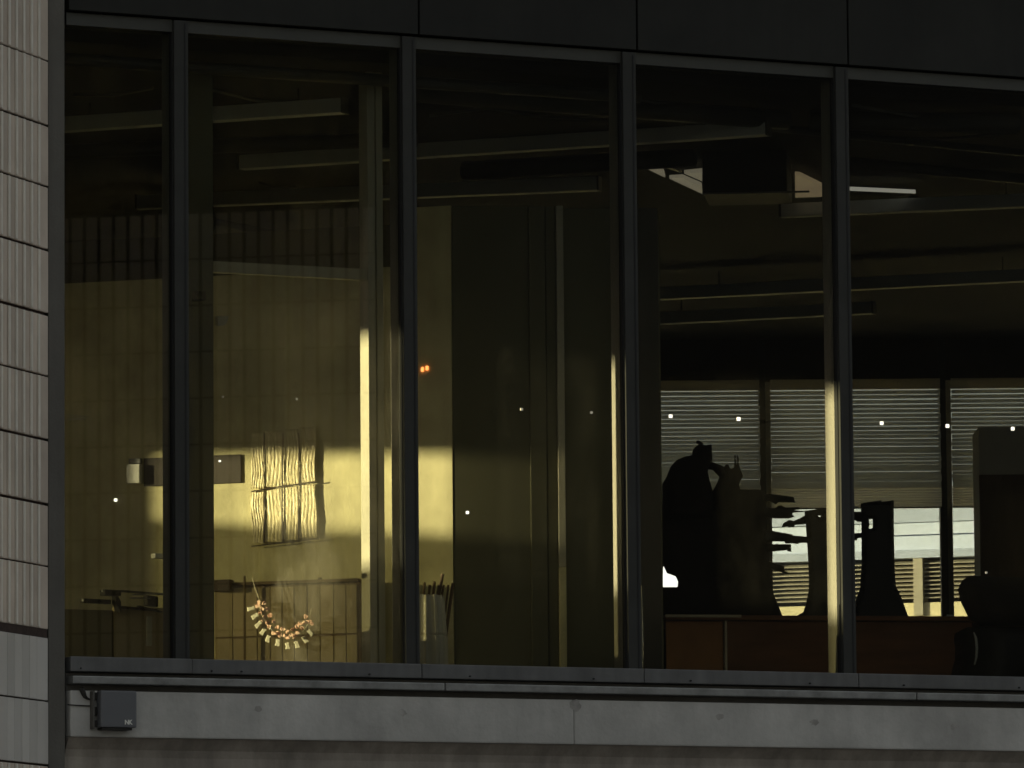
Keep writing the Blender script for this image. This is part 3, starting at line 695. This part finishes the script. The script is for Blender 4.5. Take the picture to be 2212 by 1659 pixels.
svc = ((160, 205, 330, 190), (420, 185, 700, 235), (905, 175, 1300, 215), (930, 250, 1180, 200), (1380, 215, 1700, 250), (1400, 330, 1470, 370), (1850, 225, 2150, 265), (1900, 300, 2200, 285), (560, 395, 640, 404), (1000, 225, 1310, 260))
lab = ['short thin conduit high in the first pane', 'thin conduit falling right under the ceiling of the second pane', 'thin conduit near the head of the third pane', 'thin conduit rising right in the third pane', 'thin conduit near the head of the fourth pane', 'short conduit left of the black ceiling unit', 'thin conduit falling right in the fifth pane', 'thin conduit rising right in the fifth pane', 'short conduit between the lower tube lights of the second pane', 'thin conduit above the longest tube light in the third pane']
for i, (x0_, y0_, x1_, y1_) in enumerate(svc):
    a_, b_ = atz(x0_, y0_, ZC-.03), atz(x1_, y1_, ZC-.03)
    for v in (a_, b_):
        k = (v-F.o).dot(F.n)
        if k < .25: v += F.n*(.27-k)
    tag(MB().tube([a_, (a_+b_)/2-Vector((0, 0, .02)), b_], .009, 8).build('ceiling_conduit', M_duct, None, 0, True), lab[i], 'conduit', 'thin conduits under the ceiling')
acf = Fr(atz(1518, 418, 6.12).xy, (atz(1700, 414, 6.12)-atz(1518, 418, 6.12)).xy)
La = (atz(1700, 414, 6.12)-atz(1518, 418, 6.12)).length
ac = thing('ceiling_unit', atz(1518, 418, 6.12), 'black box-shaped unit hung under the ceiling behind the fourth pane', 'ceiling unit')
MB().box(acf, 0, La, .0, .5, 6.12, ZC-.02).build('unit_body', M_black, ac, .01)
MB().box(acf, -.002, La+.12, -.012, -.001, 6.112, 6.122).build('unit_trim', M_ledge, ac, .002)
M_cl = glow('sheen_glow', (.62, .55, .40), .11)  # no lamp: glow put in for window light reflected under the ceiling
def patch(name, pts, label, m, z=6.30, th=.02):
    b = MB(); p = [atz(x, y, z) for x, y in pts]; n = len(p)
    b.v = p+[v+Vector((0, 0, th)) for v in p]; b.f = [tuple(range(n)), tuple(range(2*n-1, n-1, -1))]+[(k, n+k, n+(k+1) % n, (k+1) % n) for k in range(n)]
    return tag(b.build(name, m), label, 'ceiling patch', 'glowing patches imitating reflected light')
patch('ceiling_sheen', ((1371, 341), (1384, 345), (1432, 366), (1437, 384), (1400, 366), (1374, 350)), 'faintly glowing slanting patch imitating reflected window light, right of the third mullion', M_cl)
patch('ceiling_sheen', ((1478, 375), (1517, 371), (1517, 392)), 'small lit triangle of ceiling panel above the unit\'s left end', M_cl)
patch('ceiling_sheen', ((1446, 386), (1474, 384), (1516, 402), (1517, 419)), 'faintly glowing strip imitating reflected window light, touching the left end of the black unit', M_cl)
patch('ceiling_sheen', ((1717, 378), (1728, 379), (1779, 404), (1779, 425), (1718, 427)), 'brownish glowing patch imitating reflected window light, between the black unit and the fourth mullion', glow('sheen_glow_warm', (.60, .45, .26), .11))
patch('bright_streak', ((1826, 410.3), (1978, 417.3), (1978, 418.2), (1826, 411.6)), 'thin self-glowing streak standing in for a bright line under the ceiling, right of the fourth mullion', glow('strip_glow', (.8, .76, .65), .17))  # glow put in for a bright line, no lamp here
patch('bright_streak', ((478, 158.5), (550, 163), (655, 172), (655, 174), (550, 165), (478, 160)), 'thin self-glowing streak standing in for a bright line, high in the second pane', glow('strip_glow2', (.8, .76, .6), .06))

# ------------------------------------------------------------------ furniture and dark shapes in the right half
DF = Fr((0, 2.35), (math.sin(R(80)), math.cos(R(80)))); dp = lambda x, y, w=0: DF.px(x, y, w)
dk = thing('wooden_desk', DF.pt(dp(1440, 1400)[0], 0, ZF), 'long red-brown wooden counter along the bottom of the right-hand windows', 'desk')
zt_ = dp(1700, 1330)[1]
MB().box(DF, dp(1436, 1400)[0], dp(2300, 1400)[0], -.02, .7, zt_-.025, zt_).build('desk_top', M_wood, dk, .004)
MB().box(DF, dp(1440, 1400)[0], dp(1563, 1400)[0], .012, .03, ZF, zt_-.03).build('front_panel', M_wood2, dk, .003)
MB().box(DF, dp(1565, 1400)[0], dp(1570, 1400)[0], -.012, .03, ZF, zt_-.028).build('edge_strip', M_edge, dk, .001)
MB().box(DF, dp(1436, 1400)[0], dp(1600, 1400)[0], -.03, -.021, zt_-.012, zt_+.002).build('edge_strip', M_edge, dk, .001)
MB().box(DF, dp(1572, 1400)[0], dp(1790, 1400)[0], .01, .03, ZF, zt_-.03).build('front_panel', M_wood, dk, .003)
MB().box(DF, dp(1792, 1400)[0], dp(2102, 1400)[0], .01, .03, ZF, zt_-.03).build('front_panel', M_wood, dk, .003)
SY = 4.0; H1 = Fr((0, SY), (1, 0))
def z1(x, y): return H1.px((2560+x/5.027)*.5486, (1700+y/5.027)*.5486)
def z2(x, y, w=0): return H1.px((2950+x/2.766)*.5486, (1850+y/2.766)*.5486, w)
fg = thing('dark_figure', H1.pt(z1(700, 1650)[0], 0, z1(700, 1650)[1]), 'dark hunched figure with flat-topped head and one arm reaching right, silhouetted on the blind', 'figure')
pA = [(235, 1700), (240, 1040), (330, 880), (400, 700), (520, 560), (690, 490), (825, 465), (845, 360), (900, 290), (985, 250), (1100, 272), (1215, 250), (1225, 400), (1235, 560), (1200, 640), (1150, 740), (1140, 800), (1170, 920), (1200, 1040), (1235, 1150), (1240, 1700)]
puff(H1, [z1(*p) for p in pA], .10, .10, step=.02).build('torso_and_head', M_dark, fg, 0, True)
pB = [(1150, 610), (1230, 600), (1310, 625), (1460, 690), (1500, 860), (1370, 900), (1240, 760), (1140, 745)]
puff(H1, [z1(*p) for p in pB], .03, .04, step=.012).build('arm', M_dark, fg, 0, True)
MB().tube([H1.pt(z1(920, 190)[0], 0, z1(920, 190)[1]), H1.pt(z1(1040, 260)[0], 0, z1(1040, 260)[1])], .011, 8).build('hair_tuft', M_dark, fg)
bn = thing('dark_bundle', H1.pt(z1(1500, 1650)[0], .02, z1(1500, 1650)[1]), 'dark rounded bundle with two thin sticks pointing up, right of the hunched figure', 'bundle')
pC = [(1235, 1160), (1300, 1060), (1372, 900), (1400, 780), (1460, 690), (1510, 625), (1555, 630), (1590, 715), (1660, 700), (1690, 640), (1755, 610), (1800, 740), (1850, 860), (1790, 960), (1765, 1040), (1790, 1110), (1790, 1700), (1245, 1700)]
puff(H1, [z1(*p) for p in pC], .07, .08, step=.018, w0=.05).build('bundle_body', M_dark, bn, 0, True)
for x in (1690, 1745):
    a_, b_ = z1(x, 680), z1(x, 450)
    MB().tube([H1.pt(a_[0], .05, a_[1]), H1.pt((a_[0]+b_[0])/2+.001, .05, (a_[1]+b_[1])/2), H1.pt(b_[0], .05, b_[1])], [.007, .005, .0065], 8).build('stick', M_black, bn)
hp_ = thing('dark_heap', H1.pt(z2(0, 1575)[0], .1, z2(0, 1575)[1]), 'tall dark heap with ragged arms jutting right, standing on the counter below the bundle', 'heap')
pD = [(-1020, 1650), (-1020, 500), (-860, 470), (-300, 300), (-160, 195), (115, 195), (190, 240), (192, 640), (222, 900), (245, 1150), (275, 1340), (372, 1578), (380, 1650)]
puff(H1, [z2(*p) for p in pD], .10, .08, step=.03, w0=.1).build('heap_body', M_dark, hp_, 0, True)
jags = [[(150, 250), (260, 253), (380, 268), (490, 285), (505, 345), (460, 345), (320, 345), (300, 368), (230, 330), (150, 330)],
        [(150, 390), (280, 415), (320, 380), (360, 378), (400, 400), (540, 395), (568, 418), (500, 430), (600, 438), (610, 448), (490, 455), (470, 470), (500, 500), (440, 520), (280, 520), (150, 500)],
        [(150, 640), (260, 655), (400, 680), (472, 690), (480, 705), (660, 720), (660, 785), (560, 785), (535, 800), (470, 790), (400, 795), (390, 772), (285, 770), (150, 780)],
        [(150, 800), (420, 800), (460, 800), (465, 882), (425, 880), (415, 865), (280, 880), (150, 880)],
        [(200, 985), (270, 1000), (390, 1048), (385, 1090), (440, 1110), (430, 1130), (380, 1115), (300, 1090), (200, 1040)]]
for j in jags: puff(H1, [z2(*p) for p in j], .022, .02, step=.012, w0=.06).build('jutting_arm', M_black, hp_, 0, True)
jb2 = [(620, 470), (640, 560), (600, 570), (510, 575), (505, 600), (440, 605), (430, 590), (380, 600), (362, 606), (385, 555), (450, 520), (500, 530), (560, 505)]
S1 = thing('flared_stand', H1.pt(z2(800, 1575)[0], .15, z2(800, 1575)[1]), 'dark upright flared stand partly hidden behind the sunlit fourth mullion', 'stand', 'dark flared stands on the counter')
pE = [(615, 422), (840, 390), (985, 372), (985, 1250), (1010, 1380), (1060, 1640), (530, 1640), (545, 1560), (600, 1530), (632, 1440), (662, 1290), (664, 1150), (650, 850), (632, 600)]
puff(H1, [z2(*p) for p in pE], .05, .03, step=.02, w0=.15, holes=([z2(*p) for p in ((768, 470), (795, 472), (790, 488), (766, 486))],)).build('stand_body', M_black, S1, 0, False)
puff(H1, [z2(*p) for p in jb2], .02, .02, step=.012, w0=.15).build('jutting_arm', M_black, S1, 0, True)
S2 = thing('flared_stand', H1.pt(z2(1400, 1600)[0], .15, z2(1400, 1600)[1]), 'taller dark flared stand with a bright slot near its top, right of the fourth mullion', 'stand', 'dark flared stands on the counter')
pG = [(1230, 338), (1455, 305), (1460, 325), (1592, 304), (1600, 950), (1615, 1240), (1680, 1380), (1762, 1606), (1770, 1660), (1150, 1660), (1160, 1500), (1178, 1390), (1222, 1280), (1240, 1000), (1238, 500)]
puff(H1, [z2(*p) for p in pG], .05, .03, step=.02, w0=.15, holes=([z2(*p) for p in ((1320, 510), (1362, 512), (1362, 605), (1342, 616), (1320, 612), (1328, 570))],)).build('stand_body', M_black, S2, 0, False)
for j in ([(960, 430), (1245, 430), (1245, 542), (1190, 540), (1175, 525), (960, 520)], [(960, 700), (1130, 680), (1180, 665), (1245, 662), (1245, 715), (1195, 722), (1190, 745), (960, 765)]):
    puff(H1, [z2(*p) for p in j], .022, .02, step=.012, w0=.15).build('side_arm', M_black, S2, 0, True)

# pillar at the right edge, armchair in front
RP = Fr((0, 7.0), (1, 0)); rp = lambda x, y: RP.px(x, y)
pr = thing('room_pillar', RP.pt(rp(2115, 1000)[0], 0, ZF), 'grey-brown pillar with a darker lower board at the right edge', 'pillar')
MB().box(RP, rp(2115, 1000)[0], rp(2330, 1000)[0], 0, .5, ZF, rp(2150, 922)[1]).build('pillar_body', mat('pillar_paint', (.78, .74, .62), .8, .1), pr, .002)
MB().box(RP, rp(2115, 1000)[0]-.003, rp(2330, 1000)[0], -.03, -.001, ZF, rp(2150, 1026)[1]).build('lower_board', M_stick, pr, .003)
CH = Fr(F.pt(0, .75, 0).xy, dv); ch = lambda x, y: CH.px(x, y)
ach = thing('dark_armchair', CH.pt(ch(2160, 1440)[0], 0, ZF), 'dark upholstered armchair with rounded back at the lower right corner', 'armchair')
bk = [(2116, 1352), (2100, 1338), (2090, 1318), (2080, 1296), (2075, 1280), (2074, 1266), (2078, 1254), (2088, 1247), (2105, 1244), (2150, 1245), (2260, 1250), (2330, 1262), (2330, 1352)]
puff(CH, [ch(*p) for p in bk], .09, .07, step=.025).build('backrest', M_dark, ach, 0, True)
sk_ = [(2110, 1352), (2330, 1352), (2330, 1500), (2100, 1500), (2108, 1440), (2115, 1400)]
puff(CH, [ch(*p) for p in sk_], .25, .08, step=.04, w0=.1).build('seat', M_black, ach, 0, True)
pts = [CH.pt(ch(x, y)[0], -.02, ch(x, y)[1]) for x, y in ((2099, 1366), (2104, 1380), (2106, 1400), (2105, 1420), (2101, 1436))]
MB().tube(pts, [.003, .007, .007, .006, .004], 8).build('chrome_trim', M_white, ach, 0, True)
sp = MB().tube([DF.pt(dp(2043, 1337)[0], -.02, zt_+.004), DF.pt(dp(2058, 1339)[0], -.02, zt_+.001)], [.006, .004], 6).build('shiny_spot', M_white)  # white piece imitates a highlight on the counter
tag(sp, 'tiny white piece standing in for a shiny spot on the counter edge below the second far post', 'spot')

# ------------------------------------------------------------------ tiled pier across the yard, mirrored in the first panes
V = Fr((0, 10.5), (math.cos(R(12)), -math.sin(R(12))))
vp = lambda x, y: V.pt(V.px(x, y)[0], 0, V.px(x, y)[1])
m0 = mir(vp(95, 1000)); m1_ = mir(vp(840, 1000)); rf = Fr(m0.xy, (m1_-m0).xy); Lr = (m1_-m0).length
ztp = vp(400, 385).z
rw = thing('tiled_pier', rf.pt(Lr/2, 0, 0), 'tiled pier across the yard, visible only as a faint ribbed reflection in the left panes', 'pier')
sgn = 1 if (F.pt(0, 0, 0)-m0).dot(rf.n) > 0 else -1
MB().box(rf, 0, Lr, min(0, -sgn*.5), max(0, -sgn*.5), 0, ztp).build('pier_body', M_grout, rw)
tm = MB().box(rf, .004, .078, min(.001*sgn, .016*sgn), max(.001*sgn, .016*sgn), .004, .302).build('tile', M_tile, rw, .003, seg=1)
tm.location = (0, 0, 0)
nc = int(Lr/.1); first = True
for i in range(nc):
    for j in range(int(ztp/.31)-5, int(ztp/.31)):
        pass
for i in range(nc):
    j = 8
    while j*.31+.31 < ztp:
        if first: o = tm; first = False
        else: o = tm.copy(); COL.objects.link(o)
        o.location = rf.d*(i*.1)+Vector((0, 0, j*.31)); j += 1
